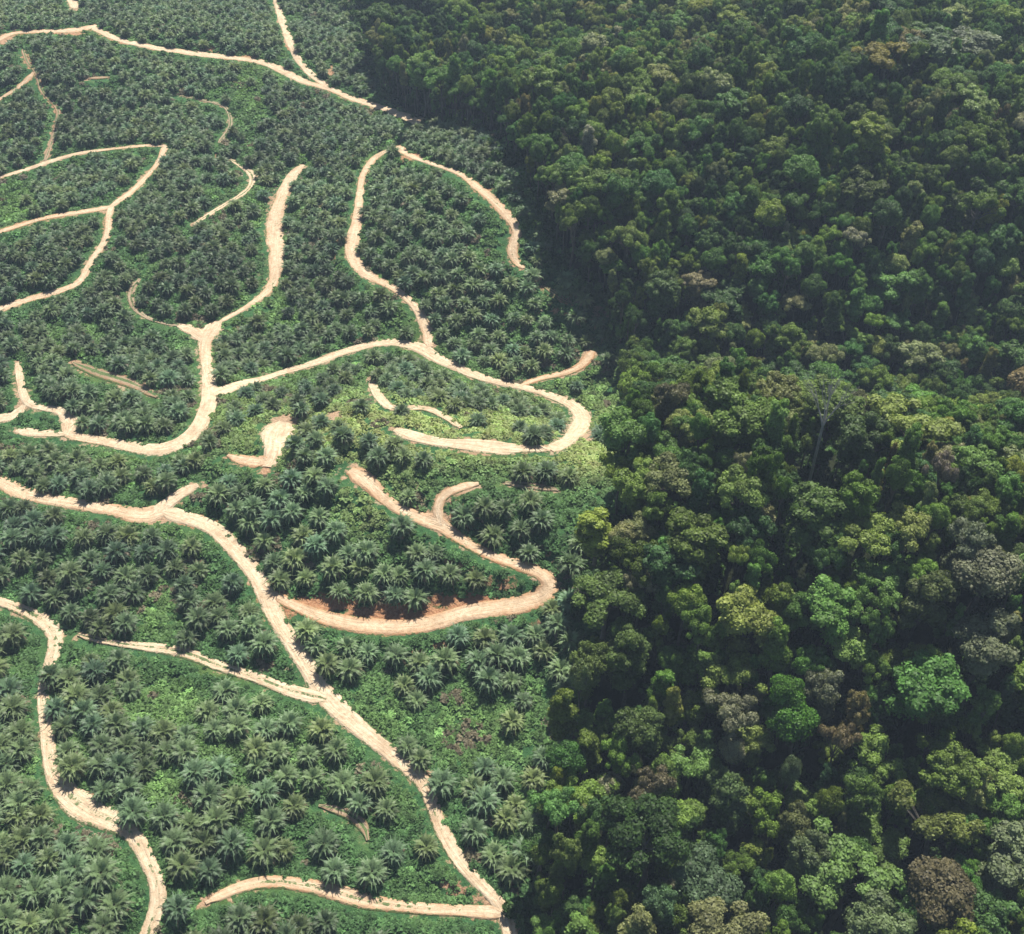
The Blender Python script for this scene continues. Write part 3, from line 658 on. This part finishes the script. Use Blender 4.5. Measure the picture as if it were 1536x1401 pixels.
pt = np.stack([.092*bright*(1+.20*yel), .138*bright*(1+.05*yel), .060*bright*(1-.15*yel)], -1)
inframe = (u > -15) & (u < W0+15) & (v > -20) & (v < H0+45)
dist = np.sqrt(P[:, 0]**2 + P[:, 1]**2 + (CAM_H-z)**2)
order = np.argsort(np.where(inframe, dist, 1e9)); near = np.zeros(n, bool); near[order[:300]] = True
# labels by nearest road, side, row and place along it
D_, Z_, I_ = near_road(P[near, 0], P[near, 1], 1)
nid = np.where(near)[0]; info = {}
for j, gi_ in enumerate(nid):
    s_ = I_[j]; ri = RI[s_]; k = RK[s_]; r = RD[ri]; k2 = min(k+1, len(r['x'])-1); k1 = max(k-1, 0)
    up_, vp_, _ = project(r['x'][k], r['y'][k], r['z'][k])
    ua, va, _ = project(r['x'][k1], r['y'][k1], r['z'][k1]); ub, vb, _ = project(r['x'][k2], r['y'][k2], r['z'][k2])
    steep = abs(vb-va) > abs(ub-ua)
    vertical = abs(r['y'][-1]-r['y'][0])*1.0 > abs(r['x'][-1]-r['x'][0])
    side = ('left' if u[gi_] < up_ else 'right') if vertical else ('upper' if v[gi_] < vp_ else 'lower')
    row = int(max(0, D_[j]-1)//7) + 1
    key = (ri, side, row, vertical)
    info.setdefault(key, []).append((-(v[gi_]) if vertical else u[gi_], gi_))
plabel = {}
ROWW = ['', 'front row', 'second row', 'third row', 'fourth row', 'fifth row', 'sixth row', 'seventh row', 'eighth row', 'ninth row', 'tenth row', 'eleventh row', 'twelfth row']
for (ri, side, row, vert), lst in info.items():
    lst.sort()
    for q, (_, gi_) in enumerate(lst):
        plabel[gi_] = '%s oil palm from the %s, %s %s, along %s' % (ordw(q+1), 'bottom' if vert else 'left', side, ROWW[min(row, 12)], RD[ri]['desc'])
palm_src = {}
def place(kindname, vi, crown_me, trunk_me, x, y, z, rz, sc, tint, label, cat, group):
    e = bpy.data.objects.new(kindname, None); COL.objects.link(e); e.empty_display_size = 1.0
    e.location = (x, y, z); e.rotation_euler = (random.gauss(0, .05), random.gauss(0, .05), rz); e.scale = sc
    tag(e, label, cat, group)
    t = bpy.data.objects.new('trunk', trunk_me); COL.objects.link(t); t.parent = e
    c = bpy.data.objects.new('crown', crown_me); COL.objects.link(c); c.parent = e
    c['tint'] = [float(q) for q in tint]
    return e, c, t
for gi_ in nid:
    e, c, t = place('oil_palm', pv[gi_], *PALMS[pv[gi_]], P[gi_, 0], P[gi_, 1], z[gi_]-.1, prz[gi_], (ps[gi_],)*3, pt[gi_], plabel[gi_], 'oil palm', 'oil palms planted across the cleared hills')
    palm_src.setdefault(int(pv[gi_]), (c, t))
rest = ~near
assert len(palm_src) == len(PALMS)
so = scatter('oil_palm_plantation', [[palm_src[i][0] for i in range(len(PALMS))], [palm_src[i][1] for i in range(len(PALMS))]],
        P[rest, 0], P[rest, 1], z[rest]-.1, pv[rest], prz[rest], np.repeat(ps[rest][:, None], 3, 1), pt[rest], tilt=(rng.normal(0, .07, rest.sum()), rng.normal(0, .07, rest.sum())))
tag(so, 'dense far rows of small oil palms covering the upper left hills', 'oil palms', kind='stuff')
print('PALMS', n, 'individual', near.sum())

# ------------------------------------------------------------------ forest trees
PAL = [((.050,.078,.018), 'olive green'), ((.034,.070,.018), 'mid green'), ((.085,.098,.050), 'grey-green'), ((.082,.112,.026), 'yellow-green'),
       ((.024,.050,.016), 'dark green'), ((.095,.085,.050), 'tan brown'), ((.065,.105,.030), 'fresh green')]
PWT = np.array([.33, .30, .075, .05, .13, .008, .107])
KW = {'dome': 'domed', 'round': 'ball-shaped', 'tall': 'tall narrow', 'umbrella': 'flat-topped', 'ragged': 'ragged open'}
# landmark crowns: pixel of crown centre, pixel radius, kind, tint, words
LAND = [
 (1183,1050,27,'round',(.060,.165,.012),'vivid green ball-shaped crown','vivid green round tree just above its larger twin'),
 (1205,1098,32,'round',(.045,.135,.010),'larger vivid green crown','larger vivid green round tree below its smaller twin'),
 (1235,1035,30,'dome',(.130,.135,.090),'pale grey crown by vivid pair','pale grey-green domed tree right of the vivid green pair'),
 (1390,1322,43,'round',(.085,.058,.034),'rusty brown round crown','rusty brown round-crowned tree in the lower right corner'),
 (1482,868,45,'round',(.150,.150,.095),'huge pale olive round crown','huge pale olive round tree near the right edge'),
 (1448,820,33,'dome',(.105,.120,.080),'grey dome beside the huge one','grey-green dome tucked behind the huge pale olive tree'),
 (1482,962,44,'dome',(.115,.125,.075),'drooping pale crown by the right edge','broad pale drooping tree below the huge pale olive tree'),
 (1270,1322,50,'ragged',(.110,.190,.045),'bright lime ragged crown','bright lime-green ragged tree left of the rusty brown one'),
 (1176,1180,15,'round',(.100,.140,.070),'small pale round crown','small pale green round tree alone in a dark gap'),
 (1095,1066,31,'ragged',(.135,.130,.085),'tan-grey ragged crown','tan-grey ragged tree left of the vivid green pair'),
 (1335,85,28,'ragged',(.180,.145,.030),'golden yellow crown far up','golden yellow tree high on the far slope'),
 (1292,1066,22,'dome',(.150,.115,.050),'orange-brown crown','orange-brown tree right of the pale grey crown'),
 (1250,1120,20,'ragged',(.150,.105,.065),'pinkish tan crown','pinkish tan tree below the larger vivid green crown'),
 (1290,655,36,'dome',(.055,.090,.030),'wide green dome on the ridge','wide green domed tree on the middle ridge'),
 (1000,592,28,'dome',(.095,.080,.050),'brownish dome on the ridge','brownish domed tree on the ridge near the plantation edge'),
 (868,1022,17,'round',(.115,.150,.060),'small pale ball at the edge','small pale ball-crowned tree at the plantation edge'),
 (966,1090,34,'dome',(.060,.095,.022),'green dome by the edge','green domed tree inside the plantation edge'),
 (1385,890,36,'dome',(.060,.075,.022),'olive dome','olive domed tree left of the huge pale crown'),
 (966,1205,24,'ragged',(.130,.100,.070),'brown-grey ragged crown','brown-grey thin-crowned tree near the plantation edge'),
 (850,1285,24,'dome',(.110,.150,.035),'lime dome at the lower edge','lime-green domed tree at the lower plantation edge'),
 (1405,1250,40,'ragged',(.120,.140,.028),'yellow-green crown above the brown one','yellow-green spreading tree just above the rusty brown crown'),
 (1528,1290,45,'dome',(.120,.145,.075),'pale dome in the corner','pale green dome cut by the right picture edge'),
 (990,1357,25,'dome',(.080,.150,.070),'fresh green small dome','small fresh mint-green dome near the bottom edge'),
 (1212,775,44,'dome',(.070,.120,.025),'broad fresh green crown','broad fresh green crown on top of the middle ridge'),
 (1340,716,17,'round',(.085,.160,.030),'small bright crown on the ridge','small bright green round tree on the ridge'),
 (992,437,28,'dome',(.060,.100,.030),'green dome upslope','green dome high above the plantation edge'),
 (1450,58,34,'dome',(.115,.135,.085),'large grey dome far up','large grey-green dome at the far upper right'),
 (1395,75,36,'dome',(.060,.095,.045),'green dome beside the golden tree','large green dome right of the golden yellow tree'),
 (1410,712,20,'ragged',(.170,.130,.125),'pinkish grey bare crown','pinkish grey nearly leafless crown on the ridge'),
 (1100,1200,32,'dome',(.065,.105,.035),'green dome','green dome left of the small pale round tree'),
 (1200,1240,27,'dome',(.100,.105,.040),'olive dome over the dark gap','olive dome above the large dark gap'),
 (1210,1295,32,'dome',(.085,.110,.050),'grey-green dome by the lime crown','grey-green dome up and left of the lime ragged crown'),
 (1080,1310,48,'dome',(.050,.085,.045),'broad blue-green crown','broad blue-green dome near the bottom edge'),
 (1310,1390,45,'dome',(.095,.130,.055),'pale crown at the bottom','pale green dome cut by the bottom edge'),
 (885,990,26,'dome',(.085,.120,.025),'edge crown',"yellowish dome beside the small pale ball at the edge"),
 (945,970,36,'dome',(.060,.095,.020),'edge dome','rich green dome above the edge gap'),
]
kidx = {}
for i, k in enumerate(KINDS): kidx.setdefault(k, []).append(i)
TX, TY, TR, TH, TV, TT, TL = [], [], [], [], [], [], []   # x y crown radius, height of crown centre
for li, (a, b, rp, kind, tint, short, label) in enumerate(LAND):
    # size from the distance at which the ray meets the canopy
    Hc = 21.0; x, y = hit(a, b, Hc); x, y = float(x[0]), float(y[0]); zz = float(zground(x, y))
    d = math.sqrt(x*x+y*y+(CAM_H-zz-Hc)**2); r = rp*d/FPX
    TX.append(x); TY.append(y); TR.append(r); TH.append(Hc); TV.append(kidx[kind][li % len(kidx[kind])]); TT.append(tuple(1.25*(.72*q + .28*g_) for q, g_ in zip(tint, (.075, .105, .036)))); TL.append((label, short))
NL = len(TX)
DTX, DTY = hit(1216, 712, 6.0)
# dart throwing by size class
cell = 6.0; gridd = {}
def add_grid(i): gridd.setdefault((int(TX[i]//cell), int(TY[i]//cell)), []).append(i)
for i in range(NL): add_grid(i)
def clear(x, y, r, f):
    ci, cj = int(x//cell), int(y//cell); m_ = 3
    for i in range(ci-m_, ci+m_+1):
        for j in range(cj-m_, cj+m_+1):
            for q in gridd.get((i, j), ()):
                if (TX[q]-x)**2 + (TY[q]-y)**2 < (((f+.25) if q < NL else f)*(TR[q]+r))**2: return False
    return True
BX0, BX1, BY0, BY1 = -160, 470, 85, 900
for (rlo, rhi, tries, f, hlo, hhi) in [(5.6, 7.8, 3000, .72, 17, 23), (4.0, 5.6, 22000, .63, 14, 21), (2.7, 4.0, 60000, .56, 11, 19), (1.8, 2.7, 60000, .54, 8, 16)]:
    cx = rng.uniform(BX0, BX1, tries); cy = BY0 + (BY1-BY0)*rng.random(tries); cr = rng.uniform(rlo, rhi, tries)
    zz = zground(cx, cy); uu, vv_, dd = project(cx, cy, zz)
    dro = dground(cx, cy)
    okk = ~((abs(cx-DTX[0]) < 5.5+cr) & (cy-DTY[0] > -24) & (cy-DTY[0] < 6)) & in_forest(uu, vv_) & (uu < W0+330) & (vv_ > -140) & (vv_ < 1800) & (dro > 3)
    # fewer large trees far up, where the photograph's canopy is finer
    thin = (cr > 4.2) & (rng.random(tries) < np.interp(vv_, [300, 800, 1100], [.8, .55, .25])); okk &= ~thin
    dens = fbm(cx, cy, 2, 1/28.)
    for k in np.where(okk)[0]:
        if rlo < 4.2 and dens[k] < -.42: continue
        if clear(cx[k], cy[k], cr[k], f):
            TX.append(cx[k]); TY.append(cy[k]); TR.append(cr[k]); TH.append(rng.uniform(hlo, hhi)*(1+.20*dens[k])); TV.append(-1); TT.append(None); TL.append(None); add_grid(len(TX)-1)
TX = np.array(TX); TY = np.array(TY); TR = np.array(TR); TH = np.array(TH); nT = len(TX); TZ = zground(TX, TY)
pi_ = rng.choice(len(PAL), nT, p=PWT/PWT.sum()); bri = np.exp(rng.normal(0, .22, nT)); words = []
zone = fbm(TX, TY, 2, 1/45.)
for i in range(nT):
    if TV[i] < 0:
        k = rng.choice(['dome', 'round', 'tall', 'umbrella', 'ragged'], p=[.38, .09, .30, .04, .19] if TR[i] < 5.2 else [.7, .08, .04, .06, .12])
        TV[i] = int(rng.choice(kidx[k]))
    if TT[i] is None:
        c = 2.1*np.array(PAL[pi_[i]][0])*bri[i]*(1+.4*zone[i])*np.array([1.06, 1.05, .84]); TT[i] = tuple(c*np.array([1+.08*rng.normal(), 1, 1+.15*rng.normal()]))
TV = np.array(TV); TT = np.clip(np.array(TT), .004, .24)
sxy = TR/4.35; sz = np.maximum(TH/15.0, .1)
# crown height must follow crown width: scale z so the crown sits at TH and the trunk reaches the ground
TSC = np.stack([sxy*rng.uniform(.92, 1.08, nT), sxy*rng.uniform(.92, 1.08, nT), (TH+0)/15.0], -1)
trz = rng.uniform(0, 2*math.pi, nT)
uu, vv_, dd = project(TX, TY, TZ+TH); inf = (uu > -20) & (uu < W0+25) & (vv_ > -10) & (vv_ < H0+25)
dist = np.sqrt(TX**2+TY**2+(CAM_H-TZ-TH)**2); show = TR/dist
score = np.where(inf, -show, 1e9); score[:NL] = -1e9
order = np.argsort(score); tn = np.zeros(nT, bool); tn[order[:300]] = True
# labels: kind and colour, counted outward from the nearest landmark crown
lab = {}
buckets = {}
for i in np.where(tn)[0]:
    if i < NL: continue
    du = uu[:NL]-uu[i]; dv = vv_[:NL]-vv_[i]; j = int(np.argmin(du*du+dv*dv))
    ang = math.degrees(math.atan2(vv_[j]-vv_[i], uu[i]-uu[j])) % 360
    dname = ['right of', 'up-right of', 'above', 'up-left of', 'left of', 'down-left of', 'below', 'down-right of'][int(((ang+22.5) % 360)//45)]
    buckets.setdefault((j, dname, PAL[pi_[i]][1], KW[KINDS[TV[i]]]), []).append((math.hypot(uu[i]-uu[j], vv_[i]-vv_[j]), i))
for (j, dname, cw, kw), lst in buckets.items():
    lst.sort()
    for q, (_, i) in enumerate(lst):
        nm = 'nearest ' if q == 0 else ordw(q+1) + ' nearest '
        lab[i] = '%s%s %s tree %s the %s' % (nm if len(lst) > 1 else '', cw, kw, dname, LAND[j][5])
tree_src = {}
for i in np.where(tn)[0]:
    label = TL[i][0] if i < NL else lab[i]
    k, cm, tm = TREES[TV[i]]
    e, c, t = place('rainforest_tree', TV[i], cm, tm, TX[i], TY[i], TZ[i]-.2, trz[i], tuple(TSC[i]), TT[i], label, 'tree', 'rainforest trees beside the plantation')
    tree_src.setdefault(int(TV[i]), (c, t))
print('TREES', nT, 'individual', tn.sum(), 'variants', len(tree_src))
for i in range(len(TREES)):
    if i not in tree_src:      # variant unused among the individuals: let the stuff use another
        alt = next(iter(tree_src)); TV[(TV == i)] = alt
vs = sorted(tree_src); remap = {v_: q for q, v_ in enumerate(vs)}
rest = ~tn
so = scatter('rainforest', [[tree_src[i][0] for i in vs], [tree_src[i][1] for i in vs]], TX[rest], TY[rest], TZ[rest]-.2,
             [remap[int(q)] for q in TV[rest]], trz[rest], TSC[rest], TT[rest])
tag(so, 'far mass of dark rainforest canopy covering the upper right slopes', 'forest', kind='stuff')

# dead standing tree
def dead_tree():
    V = []; F = []; g = np.random.default_rng(5)
    def grow(p, d, L, r, lv):
        d = d/np.linalg.norm(d); n_ = 3
        for i in range(n_):
            q = p + d*L/n_; tube(V, F, p, q, r*(1-.25*i/n_), r*(1-.25*(i+1)/n_), 7 if lv < 2 else 4); p = q; d = d + g.normal(0, .07, 3); d /= np.linalg.norm(d)
        if lv < 4:
            for k in range(3 if lv else 4):
                a = g.uniform(0, 2*math.pi); sp_ = g.uniform(.08, .30) 
                nd = d + sp_*np.array([math.cos(a), math.sin(a), g.uniform(-.1, .4)]); grow(p, nd, L*g.uniform(.2, .3) if lv == 0 else L*g.uniform(.6, .85), r*.5, lv+1)
    grow(np.array([0, 0, -1.0]), np.array([.02, 0, 1.0]), 23.0, .42, 0)
    return V, F
V, F = dead_tree()
x, y = DTX, DTY; zz = float(zground(x[0], y[0]))
e = bpy.data.objects.new('dead_tree', None); COL.objects.link(e); e.location = (float(x[0]), float(y[0]), zz-.3)
tag(e, 'bleached bare dead tree standing tall above the middle ridge', 'dead tree')
o = obj('trunk', mesh_from('dead_trunk', V[:14*3], F4=[f for f in F if max(f) < 14*3], m=M_DEAD), e)
V2 = np.array(V[14*3:]); F2 = [tuple(q-14*3 for q in f) for f in F if min(f) >= 14*3]
o = obj('bare_branches', mesh_from('dead_branches', V2, F4=F2, m=M_DEAD), e)

# ------------------------------------------------------------------ undergrowth and cover crop
BUSH = [obj('shrub_undergrowth', bush_mesh(40)) for k in range(1)]
def bush_points(nb, dx):
    x = rng.uniform(-170, 470, nb); y = BY0 + (BY1-BY0)*rng.random(nb)**1.3; z_ = zground(x, y); a, b, _ = project(x, y, z_)
    k = in_forest(a, b, -26) & (a < W0+300) & (b > -120) & (b < 1750) & (dground(x, y) > 1.5); return x[k], y[k], z_[k], a[k], b[k]
x, y, z_, a, b = bush_points(16000, 0); nb = len(x)
sh = BUSH[0]; src_mesh = sh.data
edge = ~in_forest(a, b, 10)
bt = np.stack([.055*np.ones(nb), .105*np.ones(nb), .030*np.ones(nb)], -1)*np.exp(rng.normal(0, .35, (nb, 1)))
bs = rng.uniform(1.3, 3.0, nb)
# the first shrub is itself an ordinary shrub at the forest edge
j0 = int(np.argmax(edge)); sh.name = 'edge_shrub'; sh.location = (x[j0], y[j0], z_[j0]); sh.scale = (1.6,)*3; sh['tint'] = [.04, .085, .022]
tag(sh, 'leafy green shrub growing low at the foot of the forest edge', 'shrub')
so = scatter('undergrowth', [[sh]], x, y, z_, np.zeros(nb), rng.uniform(0, 6.3, nb), np.stack([bs, bs, bs*rng.uniform(.8, 1.5, nb)], -1), bt)
tag(so, 'tangled low green undergrowth beneath and along the forest edge', 'undergrowth', kind='stuff')

wm = weed_mesh(71)
nw = 190000
x = rng.uniform(-330, 240, nw); y = 95 + 720*rng.random(nw)**1.7; z_ = zground(x, y); a, b, _ = project(x, y, z_)
gi2 = np.clip(np.searchsorted(gx, x), 0, nx-1); gj2 = np.clip(np.searchsorted(gy, y), 0, ny-1)
k = ~in_forest(a, b, 10) & (a > -120) & (b > -60) & (b < 1560) & (dground(x, y) > rng.uniform(.2, .9, nw)) & (soil[gj2, gi2] < .42)
x, y, z_, a, b = x[k], y[k], z_[k], a[k], b[k]; nw = len(x)
lime = np.clip(fbm(x, y, 3, 1/30.)*1.5 + .25 + gapness(a, b)*.6, 0, 1)[:, None]
ridge = (np.exp(-((a-620)/290)**2 - ((b-645)/58)**2) + .8*np.exp(-((a-885)/60)**2 - ((b-690)/35)**2) + .5*np.exp(-((a-560)/60)**2 - ((b-760)/50)**2))[:, None]
lime = np.clip(lime + ridge*.9, 0, 1.3)
wt = (np.array([.070, .145, .050])*(1-lime) + np.array([.125, .215, .068])*lime)*np.exp(rng.normal(0, .25, (nw, 1))) + ridge*np.array([.16, .12, .06])
dryp = ((fbm(x+500, y, 3, 1/9.) > .36) & (rng.random(nw) < .6))[:, None]
wt = np.where(dryp, np.array([.16, .14, .09])*np.exp(rng.normal(0, .2, (nw, 1))), wt)
ws = rng.uniform(.7, 1.7, nw)*(1 + y/900.)*np.clip(.32 + dground(x, y)*.30, .28, 1)
w0 = obj('fern', wm); w0.location = (x[0], y[0], z_[0]); w0['tint'] = [.05, .10, .03]; tag(w0, 'low green fern clump on open ground between palms', 'fern')
so = scatter('cover_crop', [[w0]], x, y, z_-.05, np.zeros(nw), rng.uniform(0, 6.3, nw), np.stack([ws, ws, ws*rng.uniform(.6, 1.2, nw)], -1), wt)
tag(so, 'low bright green cover crop creeping over the open ground', 'ground cover', kind='stuff')
print('WEEDS', nw, 'BUSH', nb)

# ------------------------------------------------------------------ haze
if HAZE_DENSITY > 0:
    lo_, hi_ = float(GZ.min())-1.0, CAM_H+20
    X, Y0, Y1 = 6500, -6500, 9500
    V = [(-X, Y0, lo_), (X, Y0, lo_), (X, Y1, lo_), (-X, Y1, lo_), (-X, Y0, hi_), (X, Y0, hi_), (X, Y1, hi_), (-X, Y1, hi_)]
    F = [(3, 2, 1, 0), (4, 5, 6, 7), (0, 1, 5, 4), (1, 2, 6, 5), (2, 3, 7, 6), (3, 0, 4, 7)]
    m = mat('thin_humid_haze'); g = N(m); pvv = g.n('ShaderNodeVolumePrincipled')
    pvv.inputs['Color'].default_value = (.62, .78, 1, 1); pvv.inputs['Density'].default_value = HAZE_DENSITY; pvv.inputs['Anisotropy'].default_value = 0.0
    om = g.n('ShaderNodeOutputMaterial'); g.l(pvv.outputs[0], om.inputs['Volume'])
    ho = obj('haze', mesh_from('haze', V, F4=F, m=m)); tag(ho, 'thin bluish haze in the humid air over the far slopes', 'haze', kind='stuff')
